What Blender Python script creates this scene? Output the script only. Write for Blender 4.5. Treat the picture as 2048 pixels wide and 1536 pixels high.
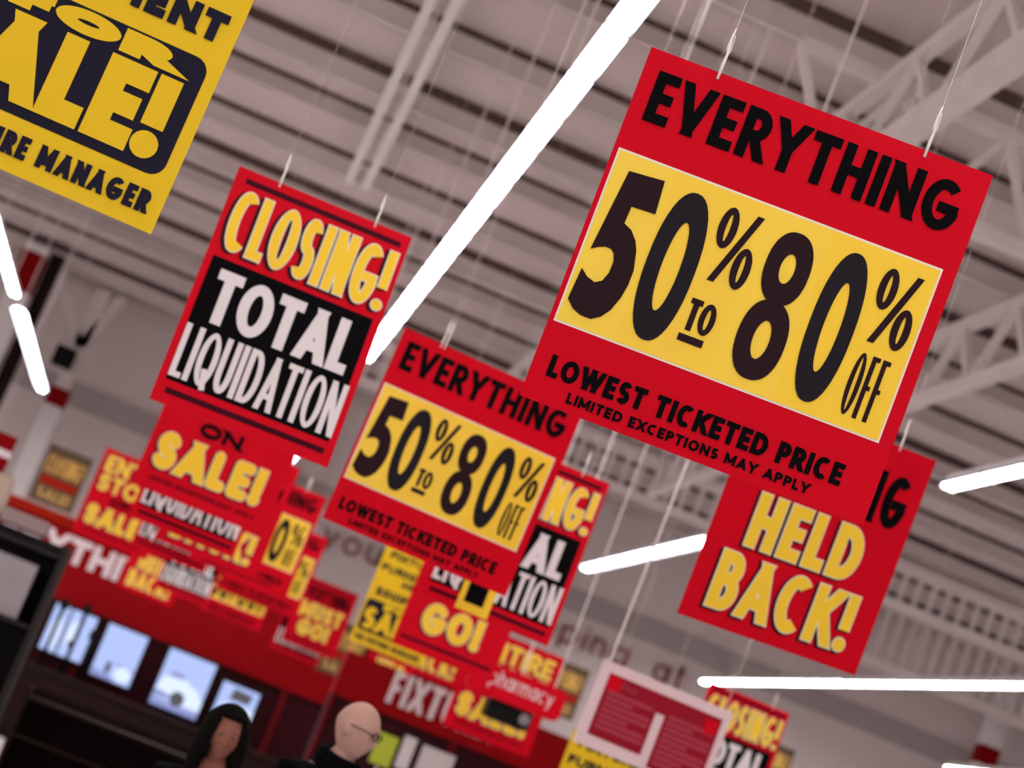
import bpy, bmesh, math, random
from mathutils import Vector, Matrix, Euler
random.seed(7)
for o in list(bpy.data.objects): bpy.data.objects.remove(o)
SC = bpy.context.scene
COL = SC.collection

# ------------------------------------------------------------------ camera
FPX = 4300.0
ROLL = math.radians(21.6)
PIT = math.atan(828 / FPX)
YAW = math.atan(510 / math.hypot(FPX, 828))
R0 = Vector((math.cos(YAW), -math.sin(YAW), 0))
FH = Vector((math.sin(YAW), math.cos(YAW), 0))
FW = FH * math.cos(PIT) + Vector((0, 0, math.sin(PIT)))
U0 = -FH * math.sin(PIT) + Vector((0, 0, math.cos(PIT)))
RT = math.cos(ROLL) * R0 + math.sin(ROLL) * U0
UP = math.cos(ROLL) * U0 - math.sin(ROLL) * R0
CAM = Vector((0, 0, 1.6))
cd = bpy.data.cameras.new('camera')
cam = bpy.data.objects.new('camera', cd)
COL.objects.link(cam)
cd.sensor_width = 36
cd.lens = FPX / 2048 * 36
cd.clip_start = .1
cd.clip_end = 300
M = Matrix.Identity(4)
for i in range(3):
    M[i][0], M[i][1], M[i][2], M[i][3] = RT[i], UP[i], -FW[i], CAM[i]
cam.matrix_world = M
cd.dof.use_dof = True
cd.dof.focus_distance = 5.15
cd.dof.aperture_fstop = 3.6
SC.camera = cam

def ray(x, y):
    return FW + RT * ((x - 1024) / FPX) + UP * ((768 - y) / FPX)
def at(x, y, Y):                      # the point of the store seen at pixel (x, y), Y metres up the aisle
    r = ray(x, y)
    return CAM + r * (Y / r.y)

# ------------------------------------------------------------------ light and exposure
w = bpy.data.worlds.new('world')
SC.world = w
w.use_nodes = True
w.node_tree.nodes['Background'].inputs[0].default_value = (1, .95, .93, 1)
w.node_tree.nodes['Background'].inputs[1].default_value = .75
TUBE_L = 26.0
SC.view_settings.view_transform = 'Standard'
SC.view_settings.look = 'None'
SC.view_settings.gamma = 1
SC.view_settings.use_curve_mapping = False
SC.view_settings.exposure = 0.68

# ------------------------------------------------------------------ materials
def mat(name, col, rough=.6, metal=0, spec=.08, emit=None, es=0, noise=0, scale=6):
    m = bpy.data.materials.new(name)
    m.use_nodes = True
    nt = m.node_tree
    b = nt.nodes['Principled BSDF']
    b.inputs['Base Color'].default_value = (*col, 1)
    b.inputs['Roughness'].default_value = rough
    b.inputs['Metallic'].default_value = metal
    b.inputs['Specular IOR Level'].default_value = spec
    if emit:
        b.inputs['Emission Color'].default_value = (*emit, 1)
        b.inputs['Emission Strength'].default_value = es
    if noise:
        tc = nt.nodes.new('ShaderNodeTexCoord')
        n = nt.nodes.new('ShaderNodeTexNoise')
        n.inputs['Scale'].default_value = scale
        n.inputs['Detail'].default_value = 4
        mx = nt.nodes.new('ShaderNodeMix')
        mx.data_type = 'RGBA'
        mx.inputs[6].default_value = (*[c * (1 - noise) for c in col], 1)
        mx.inputs[7].default_value = (*[min(1, c * (1 + noise)) for c in col], 1)
        nt.links.new(tc.outputs['Object'], n.inputs['Vector'])
        nt.links.new(n.outputs['Fac'], mx.inputs[0])
        nt.links.new(mx.outputs[2], b.inputs['Base Color'])
    return m
RED = mat('sign_red', (.62, .0, .012), .55, noise=.06, scale=3)
YEL = mat('sign_yellow', (.98, .65, .045), .55, noise=.04, scale=3)
CARD = [mat('card_yellow', c, .5, noise=.03, scale=4) for c in
        ((.98, .69, .08), (.98, .66, .07), (.98, .68, .075), (.98, .65, .055))]
FYEL = mat('fixture_yellow', (.80, .53, .02), .55, noise=.04, scale=3)
BLK = mat('ink_black', (.0035, .003, .004), .6, spec=.03)
BLK2 = mat('ink_plum_black', (.022, .008, .012), .5)
BLK3 = mat('ink_soft_black', (.015, .012, .017), .5)
NAVY = mat('ink_navy', (.012, .010, .025), .5)
DRED = mat('ink_dark_red', (.05, .0, .008), .5)
WHT = mat('ink_white', (.82, .76, .78), .55)
EDGE = mat('card_edge', (.9, .82, .72), .5)
SHAD = mat('ink_shadow_brown', (.035, .006, .006), .55)
CLIP = mat('clear_plastic', (.85, .82, .76), .25, spec=.6)
WIRE = mat('nylon_line', (.72, .68, .66), .4)
WALL = mat('wall_paint', (.74, .655, .65), .8, noise=.05, scale=.4)
BAND = mat('wall_band', (.46, .40, .395), .8)
DECK = mat('deck_steel', (.70, .61, .60), .7, noise=.12, scale=1.2)
PURL = mat('purlin_steel', (.74, .66, .65), .65, noise=.12, scale=2)
DECK_SHADE = mat('deck_shade', (.13, .085, .08), .9)  # dark colour standing in for the shade under the deck
STEEL = mat('truss_paint', (.82, .74, .73), .6, noise=.08, scale=3)
COLW = mat('column_white', (.86, .82, .82), .6)
FLOOR = mat('floor_tile', (.70, .64, .62), .35, noise=.05, scale=2)
HOLD = mat('holder_grey', (.30, .30, .32), .5)
TUBE = mat('fluorescent_tube', (1, 1, 1), .5, emit=(1, .97, .96), es=TUBE_L)
REFL = mat('lamp_reflector', (.50, .50, .58), .5)
FASC = mat('fascia_red', (.25, .0, .002), .6, noise=.1, scale=1.5)
FTRIM = mat('fascia_trim', (.30, .008, .0), .6)
PINK = mat('banner_white', (.74, .62, .64), .6)
TXT = mat('wall_letter_red', (.28, .06, .045), .6)
DKB = mat('fixture_dark_brown', (.016, .007, .006), .6, noise=.3, scale=4)
DKM = mat('panel_maroon', (.035, .004, .007), .6)
BLKP = mat('black_plastic', (.008, .008, .009), .35)

# ------------------------------------------------------------------ helpers
def link(name, me, parent=None, mats=()):
    o = bpy.data.objects.new(name, me)
    COL.objects.link(o)
    if parent: o.parent = parent
    return o
def thing(name, label, cat, loc=(0, 0, 0), group=None):
    o = bpy.data.objects.new(name, None)
    COL.objects.link(o)
    o.empty_display_size = .1
    o.location = loc
    o['label'] = label
    o['category'] = cat
    if group: o['group'] = group
    return o
def tag(o, label, cat, group=None):
    o['label'] = label
    o['category'] = cat
    if group: o['group'] = group
    return o
class MB:
    """collects shapes, then links them as one mesh object"""
    def __init__(s): s.v = []; s.f = []; s.m = []
    def poly(s, pts, mi=0):
        n = len(s.v); s.v += [tuple(p) for p in pts]; s.f.append(list(range(n, n + len(pts)))); s.m.append(mi)
    def box(s, a, b, mi=0):
        x0, y0, z0 = a; x1, y1, z1 = b
        n = len(s.v)
        s.v += [(x0, y0, z0), (x1, y0, z0), (x1, y1, z0), (x0, y1, z0), (x0, y0, z1), (x1, y0, z1), (x1, y1, z1), (x0, y1, z1)]
        for f in ((0, 3, 2, 1), (4, 5, 6, 7), (0, 1, 5, 4), (1, 2, 6, 5), (2, 3, 7, 6), (3, 0, 4, 7)):
            s.f.append([n + i for i in f]); s.m.append(mi)
    def tube(s, pts, r, n=8, mi=0, cap=True):
        pts = [Vector(p) for p in pts]
        rs = r if isinstance(r, (list, tuple)) else [r] * len(pts)
        rings = []
        for i, p in enumerate(pts):
            d = (pts[min(i + 1, len(pts) - 1)] - pts[max(i - 1, 0)]).normalized()
            a = d.orthogonal().normalized() if not rings else (la - d * la.dot(d)).normalized()
            la = a
            b = d.cross(a)
            k = len(s.v)
            s.v += [tuple(p + (a * math.cos(t) + b * math.sin(t)) * rs[i]) for t in [2 * math.pi * j / n for j in range(n)]]
            rings.append(k)
        for q in range(len(rings) - 1):
            for j in range(n):
                s.f.append([rings[q] + j, rings[q] + (j + 1) % n, rings[q + 1] + (j + 1) % n, rings[q + 1] + j]); s.m.append(mi)
        if cap:
            s.f.append([rings[0] + j for j in range(n)][::-1]); s.m.append(mi)
            s.f.append([rings[-1] + j for j in range(n)]); s.m.append(mi)
    def bar(s, p, q, wx, wz, mi=0):
        """rectangular bar from p to q"""
        p = Vector(p); q = Vector(q); d = (q - p).normalized()
        a = d.cross(Vector((0, 0, 1)))
        a = Vector((1, 0, 0)) if a.length < .05 else a.normalized()
        b = d.cross(a)
        n = len(s.v)
        for e in (p, q):
            for sa, sb in ((-1, -1), (1, -1), (1, 1), (-1, 1)):
                s.v.append(tuple(e + a * sa * wx / 2 + b * sb * wz / 2))
        for f in ((0, 3, 2, 1), (4, 5, 6, 7), (0, 1, 5, 4), (1, 2, 6, 5), (2, 3, 7, 6), (3, 0, 4, 7)):
            s.f.append([n + i for i in f]); s.m.append(mi)
    def mesh(s, name, mats, smooth=False):
        me = bpy.data.meshes.new(name)
        me.from_pydata(s.v, [], s.f)
        for m in (mats if isinstance(mats, (list, tuple)) else [mats]): me.materials.append(m)
        me.polygons.foreach_set('material_index', s.m)
        if smooth: me.polygons.foreach_set('use_smooth', [True] * len(s.f))
        me.update()
        return me
    def build(s, name, mats, parent=None, smooth=False, bevel=0):
        o = link(name, s.mesh(name, mats, smooth), parent)
        if bevel:
            md = o.modifiers.new('bevel', 'BEVEL'); md.width = bevel; md.segments = 2; md.limit_method = 'ANGLE'
        return o
def rrect(x0, z0, x1, z1, r, n=5):
    out = []
    for cx, cz, a0 in ((x1 - r, z1 - r, 0), (x0 + r, z1 - r, 90), (x0 + r, z0 + r, 180), (x1 - r, z0 + r, 270)):
        for k in range(n + 1):
            a = math.radians(a0 + 90 * k / n)
            out.append((cx + r * math.cos(a), cz + r * math.sin(a)))
    return out

# ------------------------------------------------------------------ stroke lettering
def arc(cx, cy, rx, ry, a0, a1, n=14):
    return [(cx + rx * math.cos(math.radians(a0 + (a1 - a0) * i / n)), cy + ry * math.sin(math.radians(a0 + (a1 - a0) * i / n))) for i in range(n + 1)]
def ell(cx, cy, rx, ry, n=28):
    return [(cx + rx * math.cos(2 * math.pi * i / n), cy + ry * math.sin(2 * math.pi * i / n)) for i in range(n)]
# glyph: width, list of (kind, points); s = square ends, b = butt ends, d = diagonal cut at the line, o = closed loop, p = filled dot
G = {
 'A': (.80, [('d', [(0, 0), (.5, 1)]), ('d', [(.5, 1), (1, 0)]), ('b', [(.2, .24), (.8, .24)])]),
 'B': (.66, [('s', [(0, 0), (0, 1)]), ('b', [(0, 1), (.5, 1)] + arc(.5, .77, .42, .23, 90, -90)[1:] + [(0, .54)]), ('b', [(0, .54), (.5, .54)] + arc(.5, .27, .5, .27, 90, -90)[1:] + [(0, 0)])]),
 'C': (.76, [('b', arc(.55, .5, .55, .5, 52, 308, 26))]),
 'D': (.76, [('s', [(0, 0), (0, 1)]), ('b', [(0, 1), (.35, 1)] + arc(.35, .5, .65, .5, 90, -90, 20)[1:] + [(0, 0)])]),
 'E': (.56, [('s', [(0, 0), (0, 1)]), ('s', [(0, 0), (1, 0)]), ('s', [(0, 1), (1, 1)]), ('s', [(0, .5), (.86, .5)])]),
 'F': (.54, [('s', [(0, 0), (0, 1)]), ('s', [(0, 1), (1, 1)]), ('s', [(0, .5), (.86, .5)])]),
 'G': (.86, [('b', arc(.52, .5, .52, .5, 48, 350, 28)), ('s', [(.98, .44), (.58, .44)])]),
 'H': (.72, [('s', [(0, 0), (0, 1)]), ('s', [(1, 0), (1, 1)]), ('b', [(0, .5), (1, .5)])]),
 'I': (0, [('s', [(.5, 0), (.5, 1)])]),
 'K': (.72, [('s', [(0, 0), (0, 1)]), ('d', [(.05, .38), (.95, 1)]), ('d', [(.35, .6), (.98, 0)])]),
 'L': (.52, [('s', [(0, 0), (0, 1)]), ('s', [(0, 0), (1, 0)])]),
 'M': (.92, [('s', [(0, 0), (0, 1)]), ('s', [(1, 0), (1, 1)]), ('d', [(.04, 1), (.5, .1)]), ('d', [(.96, 1), (.5, .1)])]),
 'N': (.76, [('s', [(0, 0), (0, 1)]), ('s', [(1, 0), (1, 1)]), ('d', [(.03, 1), (.97, 0)])]),
 'O': (.86, [('o', ell(.5, .5, .5, .5))]),
 'P': (.62, [('s', [(0, 0), (0, 1)]), ('b', [(0, 1), (.45, 1)] + arc(.45, .72, .55, .28, 90, -90)[1:] + [(0, .44)])]),
 'Q': (.86, [('o', ell(.5, .5, .5, .5)), ('q', [(.5, .3), (.82, -.12)])]),
 'R': (.66, [('s', [(0, 0), (0, 1)]), ('b', [(0, 1), (.45, 1)] + arc(.45, .73, .5, .27, 90, -90)[1:] + [(0, .46)]), ('d', [(.4, .5), (1, 0)])]),
 'S': (.60, [('b', arc(.5, .745, .46, .255, 25, 270, 16) + arc(.5, .245, .5, .245, 90, -150, 16)[1:])]),
 'T': (.66, [('s', [(.5, 0), (.5, 1)]), ('s', [(0, 1), (1, 1)])]),
 'U': (.72, [('b', [(0, 1.3), (0, .36)] + arc(.5, .36, .5, .36, 180, 360)[1:] + [(1, 1.3)])]),
 'V': (.78, [('d', [(0, 1), (.5, 0)]), ('d', [(.5, 0), (1, 1)])]),
 'W': (1.14, [('d', [(0, 1), (.25, 0)]), ('d', [(.25, 0), (.5, 1)]), ('d', [(.5, 1), (.75, 0)]), ('d', [(.75, 0), (1, 1)])]),
 'X': (.74, [('d', [(0, 1), (1, 0)]), ('d', [(0, 0), (1, 1)])]),
 'Y': (.74, [('d', [(0, 1), (.5, .42)]), ('d', [(1, 1), (.5, .42)]), ('s', [(.5, .5), (.5, 0)])]),
 '!': (0, [('b', [(.5, .34), (.5, 1.3)]), ('p', [(.5, .0)])]),
 '0': (.60, [('r', (.5, .5, .5, .5, .185, .30))]),
 '8': (.60, [('r', (.5, .755, .46, .245, .15, .10)), ('r', (.5, .268, .5, .268, .17, .13))]),
 '5': (.60, [('f', [(0.234, 0.98), (0.946, 1.0), (1.0, 0.778), (0.519, 0.77), (0.503, 0.653), (0.675, 0.628), (0.827, 0.571), (0.906, 0.513), (0.993, 0.388), (0.991, 0.287), (0.947, 0.197), (0.847, 0.1), (0.711, 0.036), (0.544, 0.0), (0.338, 0.0), (0.157, 0.023), (0.0, 0.072), (0.044, 0.289), (0.193, 0.248), (0.367, 0.23), (0.493, 0.256), (0.563, 0.319), (0.571, 0.396), (0.521, 0.445), (0.438, 0.469), (0.325, 0.469), (0.2, 0.452), (0.066, 0.423)])]),
 'z': (.60, [('o', ell(.5, .5, .5, .5))]),      # the small noughts of the per cent mark
 ' ': (.30, []),
 # lower case, x-height 1
 'y': (.86, [('l', [(0, 1), (.5, .02)]), ('l', [(1, 1), (.3, -.5)])]),
 'o': (.98, [('o', ell(.5, .5, .5, .5))]),
 'u': (.84, [('b', [(0, 1.1), (0, .42)] + arc(.5, .42, .5, .42, 180, 360)[1:] + [(1, 1.1)]), ('l', [(1, 1.1), (1, -.1)])]),
 'p': (.98, [('l', [(0, 1.1), (0, -.5)]), ('o', ell(.5, .5, .5, .5))]),
 'i': (0, [('l', [(.5, -.1), (.5, 1.1)]), ('p', [(.5, 1.42)])]),
 'n': (.82, [('l', [(0, -.1), (0, 1.1)]), ('b', [(0, .56)] + arc(.5, .56, .5, .44, 180, 0)[1:] + [(1, -.1)])]),
 'g': (.98, [('o', ell(.5, .5, .5, .5)), ('b', [(1, 1.1), (1, -.15)] + arc(.5, -.15, .5, .36, 0, -150)[1:])]),
 'a': (.92, [('o', ell(.46, .5, .46, .5)), ('l', [(1, 1.1), (1, -.1)])]),
 't': (.42, [('l', [(.5, -.1), (.5, 1.5)]), ('l', [(-.3, 1), (1.5, 1)])]),
 'f': (.46, [('b', [(.4, -.1), (.4, 1.2)] + arc(.8, 1.2, .4, .3, 180, 70)[1:]), ('l', [(0, 1), (.9, 1)])]),
 'r': (.46, [('l', [(0, -.1), (0, 1.1)]), ('b', [(0, .5)] + arc(.8, .5, .8, .5, 180, 80)[1:])]),
 's': (.66, [('b', arc(.5, .745, .46, .255, 25, 270, 16) + arc(.5, .245, .5, .245, 90, -150, 16)[1:])]),
 'h': (.82, [('l', [(0, -.1), (0, 1.55)]), ('b', [(0, .56)] + arc(.5, .56, .5, .44, 180, 0)[1:] + [(1, -.1)])]),
 'm': (1.35, [('l', [(0, -.1), (0, 1.1)]), ('b', [(0, .6)] + arc(.25, .6, .25, .4, 180, 0)[1:] + [(.5, -.1)]), ('b', [(.5, .6)] + arc(.75, .6, .25, .4, 180, 0)[1:] + [(1, -.1)])]),
 'd': (.98, [('l', [(1, -.1), (1, 1.55)]), ('o', ell(.5, .5, .5, .5))]),
 'c': (.90, [('b', arc(.55, .5, .55, .5, 52, 308, 26))]),
 'k': (.76, [('l', [(0, -.1), (0, 1.55)]), ('l', [(.05, .35), (.95, 1.05)]), ('l', [(.35, .58), (1, -.05)])]),
}
def offset_strip(pts, hw, closed):
    n = len(pts)
    L, Rr = [], []
    for i in range(n):
        a = pts[i - 1] if (i or closed) else None
        b = pts[(i + 1) % n] if (i < n - 1 or closed) else None
        p = pts[i]
        def nrm(q, r):
            dx, dy = r[0] - q[0], r[1] - q[1]; l = math.hypot(dx, dy) or 1e-9
            return (-dy / l, dx / l)
        if a is None: nx, ny = nrm(p, b)
        elif b is None: nx, ny = nrm(a, p)
        else:
            n1, n2 = nrm(a, p), nrm(p, b)
            sx, sy = n1[0] + n2[0], n1[1] + n2[1]
            d = max(.35, (sx * sx + sy * sy) / 2)
            nx, ny = sx / d, sy / d
        L.append((p[0] + nx * hw, p[1] + ny * hw)); Rr.append((p[0] - nx * hw, p[1] - ny * hw))
    qs = []
    for i in range(n if closed else n - 1):
        j = (i + 1) % n
        qs.append([L[i], L[j], Rr[j], Rr[i]])
    return qs
def clipy(poly, lo, hi):
    for lim, sg in ((lo, 1), (hi, -1)):
        out = []
        for i in range(len(poly)):
            p, q = poly[i - 1], poly[i]
            ip, iq = sg * (p[1] - lim) >= -1e-9, sg * (q[1] - lim) >= -1e-9
            if ip != iq:
                t = (lim - p[1]) / (q[1] - p[1])
                out.append((p[0] + t * (q[0] - p[0]), lim))
            if iq: out.append(q)
        poly = out
        if len(poly) < 3: return []
    return poly
RND = [(math.copysign(abs(math.cos(t)) ** .88, math.cos(t)), math.copysign(abs(math.sin(t)) ** .88, math.sin(t))) for t in [2 * math.pi * i / 40 for i in range(40)]]
def glyph_polys(ch, gw, h, t, e=0, rnd=False):
    """polygons of a letter gw wide and h high with stroke t, grown by e"""
    out = []
    hw = t / 2 + e
    X = lambda x: t / 2 + x * (gw - t)
    Y = lambda y: t / 2 + y * (h - t)
    for k, pts in G[ch][1]:
        if k == 'r':
            cx, cy, rx, ry, ix, iy = pts
            A = [(gw * (cx + rx * a), h * (cy + ry * b)) for a, b in RND]
            B = [(gw * (cx + ix * a), h * (cy + iy * b)) for a, b in ell(0, 0, 1, 1, 40)]
            out += [[A[i - 1], A[i], B[i], B[i - 1]] for i in range(40)]; continue
        if k == 'f':
            out.append([(x * gw, y * h) for x, y in pts]); continue
        P = [(X(x), Y(y)) for x, y in pts]
        if k == 'p':
            out.append(ell(P[0][0], P[0][1] + t * .12, t * .60 + e, t * .60 + e, 18)); continue
        if k == 'o':
            ax_, bx_ = min(p[0] for p in P), max(p[0] for p in P)
            ay_, by_ = min(p[1] for p in P), max(p[1] for p in P)
            cx, cy, rx, ry = (ax_ + bx_) / 2, (ay_ + by_) / 2, (bx_ - ax_) / 2, (by_ - ay_) / 2
            A = ell(cx, cy, rx + hw, ry + hw, 36)
            B = ell(cx, cy, max(rx - hw, .12 * rx), max(ry - hw, .3 * ry), 36)
            out += [[A[i - 1], A[i], B[i], B[i - 1]] for i in range(36)]; continue
        if k in 'sd' and len(P) > 1 and not (rnd and k == 's'):
            ex = hw if k == 's' else t * 1.6
            def ext(p, q, ex):
                dx, dy = p[0] - q[0], p[1] - q[1]; l = math.hypot(dx, dy) or 1e-9
                return (p[0] + dx / l * ex, p[1] + dy / l * ex)
            # a diagonal is only run on past the line it is cut at
            a, b = P[0], P[-1]
            on = lambda y: y < .01 or y > .99
            if k == 's' or on(pts[0][1]): P[0] = ext(a, P[1], ex)
            if k == 's' or on(pts[-1][1]): P[-1] = ext(b, P[-2], ex)
        if rnd and k in 'sb':
            for p in (P[0], P[-1]):
                c = (p[0], min(max(p[1], t / 2), h - t / 2))
                q = clipy(ell(c[0], c[1], hw, hw, 16), -e, h + e)
                if q: out.append(q)
        lower = ch.islower()
        for q in offset_strip(P, hw, False):
            if k == 'q' or lower:
                out.append(q)
            else:
                q = clipy(q, -e, h + e)
                if q: out.append(q)
    return out
def line_of(mb, s, x0, x1, z0, z1, t, y, mi=0, e=0, dx=0, dz=0, rnd=False, ax=1.0, gap=.5, lean=0):
    """one line of lettering filling x0..x1, z0..z1 (t: stroke over height)"""
    h = z1 - z0
    T = t * h
    W = (x1 - x0) / ax
    g = gap * T
    n = len(s)
    nar = sum(1 for c in s if G[c][0] == 0)
    nat = sum(G[c][0] for c in s if G[c][0])
    k = (W - g * (n - 1) - nar * T) / max(nat, 1e-6)
    while nat > 1 and T > .31 * k:              # keep the counters of narrow letters open
        T *= .97
        g = gap * T
        k = (W - g * (n - 1) - nar * T) / nat
    x = 0
    for ci, c in enumerate(s):
        gw = G[c][0] * k if G[c][0] else T
        for j, p in enumerate(glyph_polys(c, gw, h, T, e, rnd)):
            yj = y - .000012 * j - .000006 * (ci % 2)
            mb.poly([(x0 + (x + a) * ax + dx + lean * b, yj, z0 + b + dz) for a, b in p], mi)
        x += gw + g

# ------------------------------------------------------------------ sign kinds (front faces -Y, origin at the bottom centre)
SH = .91
TH = .006
def board(mb_mat, W, H, parent, r=0):
    mb = MB(); mb.box((-W / 2, 0, 0), (W / 2, TH, H))
    o = mb.build('board', mb_mat, parent)
    return o
class Face:
    def __init__(s, W, H, root): s.W, s.H, s.root = W, H, root
    def x(s, u): return (u - .5) * s.W
    def z(s, v): return (1 - v) * s.H
    def rect(s, name, u0, v0, u1, v1, m, lay=1, parent=None, r=0):
        mb = MB(); y = -.0012 * lay
        if r:
            mb.poly([(a, y, b) for a, b in rrect(s.x(u0), s.z(v1), s.x(u1), s.z(v0), r)])
        else:
            mb.poly([(s.x(u0), y, s.z(v1)), (s.x(u1), y, s.z(v1)), (s.x(u1), y, s.z(v0)), (s.x(u0), y, s.z(v0))])
        return mb.build(name, m, parent or s.root)
    def text(s, t, u0, v0, u1, v1, m, th, label, lay=3, parent=None, style='plain', **kw):
        mb = MB(); y = -.0012 * lay
        a = (s.x(u0), s.x(u1), s.z(v1), s.z(v0))
        H = a[3] - a[2]
        if style == 'pop':       # pale outline and a dark shadow to the lower left, as printed
            line_of(mb, t, *a, th, y, 2, e=.014 * H * 2, dx=-.045 * H, dz=-.03 * H, **kw)
            line_of(mb, t, *a, th, y - .001, 1, e=.018 * H, **kw)
            line_of(mb, t, *a, th, y - .002, 0, **kw)
            o = mb.build('lettering', [m, EDGE, SHAD], parent or s.root)
        elif style == 'dark':
            line_of(mb, t, *a, th, y + .0005, 1, e=.05 * H, **kw)
            line_of(mb, t, *a, th, y, 0, **kw)
            o = mb.build('lettering', [m, BLK], parent or s.root)
        else:
            line_of(mb, t, *a, th, y, 0, **kw)
            o = mb.build('lettering', m, parent or s.root)
        o['label'] = label
        return o

def kind_E():
    root = thing('hanging_sign', '', 'sign')
    f = Face(.89, SH, root)
    board(RED, f.W, f.H, root)
    f.text('EVERYTHING', .045, .052, .945, .193, BLK, .20, 'black lettering reading EVERYTHING', gap=.45)
    f.rect('card_holder', .014, .284, .961, .781, EDGE, 1)['label'] = 'pale edge of the price cards'
    us = (.02, .187, .455, .645, .955)
    cards = []
    for i in range(4):
        c = f.rect('price_card', us[i], .29, us[i + 1], .775, CARD[i], 2)
        c['label'] = ('yellow card with a black 5', 'yellow card with black 0, per cent and TO', 'yellow card with a black 8', 'yellow card with black 0, per cent and OFF')[i]
        cards.append(c)
    def num(ch, u0, v0, u1, v1, par, th, m=BLK2, ax=1.0):
        mb = MB(); line_of(mb, ch, f.x(u0), f.x(u1), f.z(v1), f.z(v0), th, -.0048, 0, ax=ax)
        mb.build('numeral', m, par)
    num('5', .030, .327, .172, .743, cards[0], .150)
    num('0', .193, .327, .330, .745, cards[1], .115, BLK3, 1.12)
    num('8', .494, .330, .630, .745, cards[2], .115, BLK2, 1.1)
    num('0', .668, .325, .792, .747, cards[3], .115, BLK3, 1.08)
    for u, v, p in ((.345, .327, cards[1]), (.812, .329, cards[3])):
        mb = MB()
        line_of(mb, 'z', f.x(u), f.x(u + .052), f.z(v + .115), f.z(v), .17, -.0048)
        line_of(mb, 'z', f.x(u + .072), f.x(u + .124), f.z(v + .207), f.z(v + .092), .17, -.0048)
        a, b = (f.x(u + .020), f.z(v + .207)), (f.x(u + .112), f.z(v))
        tx = .019 * f.W
        mb.poly([(a[0], -.0048, a[1]), (a[0] + tx, -.0048, a[1]), (b[0], -.0048, b[1]), (b[0] - tx, -.0048, b[1])])
        mb.build('percent_mark', BLK2, p)
    mb = MB()
    line_of(mb, 'TO', f.x(.348), f.x(.428), f.z(.680), f.z(.592), .20, -.0048, gap=.1)
    mb.box((f.x(.346), -.0048, f.z(.712)), (f.x(.418), -.0046, f.z(.692)))
    mb.build('small_word', BLK2, cards[1])
    mb = MB(); line_of(mb, 'OFF', f.x(.823), f.x(.918), f.z(.742), f.z(.568), .075, -.0048, gap=.6)
    mb.build('small_word', BLK2, cards[3])
    f.text('LOWEST TICKETED PRICE', .047, .866, .90, .926, BLK, .24, 'black lettering reading LOWEST TICKETED PRICE', gap=.42)
    f.text('LIMITED EXCEPTIONS MAY APPLY', .124, .947, .828, .976, BLK, .24, 'small black lettering reading LIMITED EXCEPTIONS MAY APPLY', gap=.7)
    return root, f.W, f.H
def kind_C():
    root = thing('hanging_sign', '', 'sign')
    f = Face(.68, SH, root)
    board(RED, f.W, f.H, root)
    f.rect('stripe', .06, .036, .955, .058, DRED)
    f.rect('stripe', .06, .933, .95, .956, DRED)
    f.text('CLOSING!', .055, .085, .965, .338, YEL, .14, 'yellow lettering reading CLOSING!', style='pop', gap=.42)
    p = f.rect('black_panel', .04, .375, .955, .903, BLK, 1)
    p['label'] = 'black panel behind the white words'
    f.text('TOTAL', .105, .415, .905, .635, WHT, .20, 'white lettering reading TOTAL', parent=p, gap=.22)
    f.text('LIQUIDATION', .042, .664, .962, .886, WHT, .105, 'narrow white lettering reading LIQUIDATION', parent=p, gap=.33)
    return root, f.W, f.H
def kind_H():
    root = thing('hanging_sign', '', 'sign')
    f = Face(.82, SH, root)
    board(RED, f.W, f.H, root)
    f.text('NOTHING', .06, .118, .935, .352, BLK, .2, 'black lettering reading NOTHING', gap=.4)
    f.text('HELD', .19, .392, .80, .632, YEL, .215, 'yellow lettering reading HELD', style='pop', gap=.45)
    f.text('BACK!', .11, .672, .88, .928, YEL, .195, 'yellow lettering reading BACK!', style='pop', gap=.42)
    return root, f.W, f.H
def kind_S():
    root = thing('hanging_sign', '', 'sign')
    f = Face(.80, SH, root)
    board(RED, f.W, f.H, root)
    f.text('ENTIRE', .07, .065, .93, .255, YEL, .22, 'yellow lettering reading ENTIRE', style='pop', gap=.4, rnd=True)
    f.text('STORE', .07, .28, .93, .47, YEL, .22, 'yellow lettering reading STORE', style='pop', gap=.4, rnd=True)
    f.text('ON', .30, .50, .62, .59, BLK, .31, 'black lettering reading ON', gap=.5)
    f.text('SALE!', .065, .632, .875, .86, YEL, .275, 'yellow lettering reading SALE!', style='pop', gap=.28, rnd=True)
    f.text('LIMITED EXCEPTIONS MAY APPLY', .10, .91, .90, .937, DRED, .22, 'small dark lettering along the bottom', gap=.7)
    return root, f.W, f.H
def kind_G():
    root = thing('hanging_sign', '', 'sign')
    f = Face(.74, SH, root)
    board(RED, f.W, f.H, root)
    f.rect('stripe', .06, .036, .95, .058, DRED)
    f.text('EVERYTHING', .06, .10, .94, .30, BLK, .2, 'black lettering reading EVERYTHING', gap=.35)
    f.text('MUST', .11, .345, .90, .575, YEL, .24, 'yellow lettering reading MUST', style='pop', gap=.35, rnd=True)
    f.text('GO!', .18, .60, .76, .84, YEL, .26, 'yellow lettering reading GO!', style='pop', gap=.3, rnd=True)
    f.rect('stripe', .05, .905, .95, .93, DRED)
    return root, f.W, f.H
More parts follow.
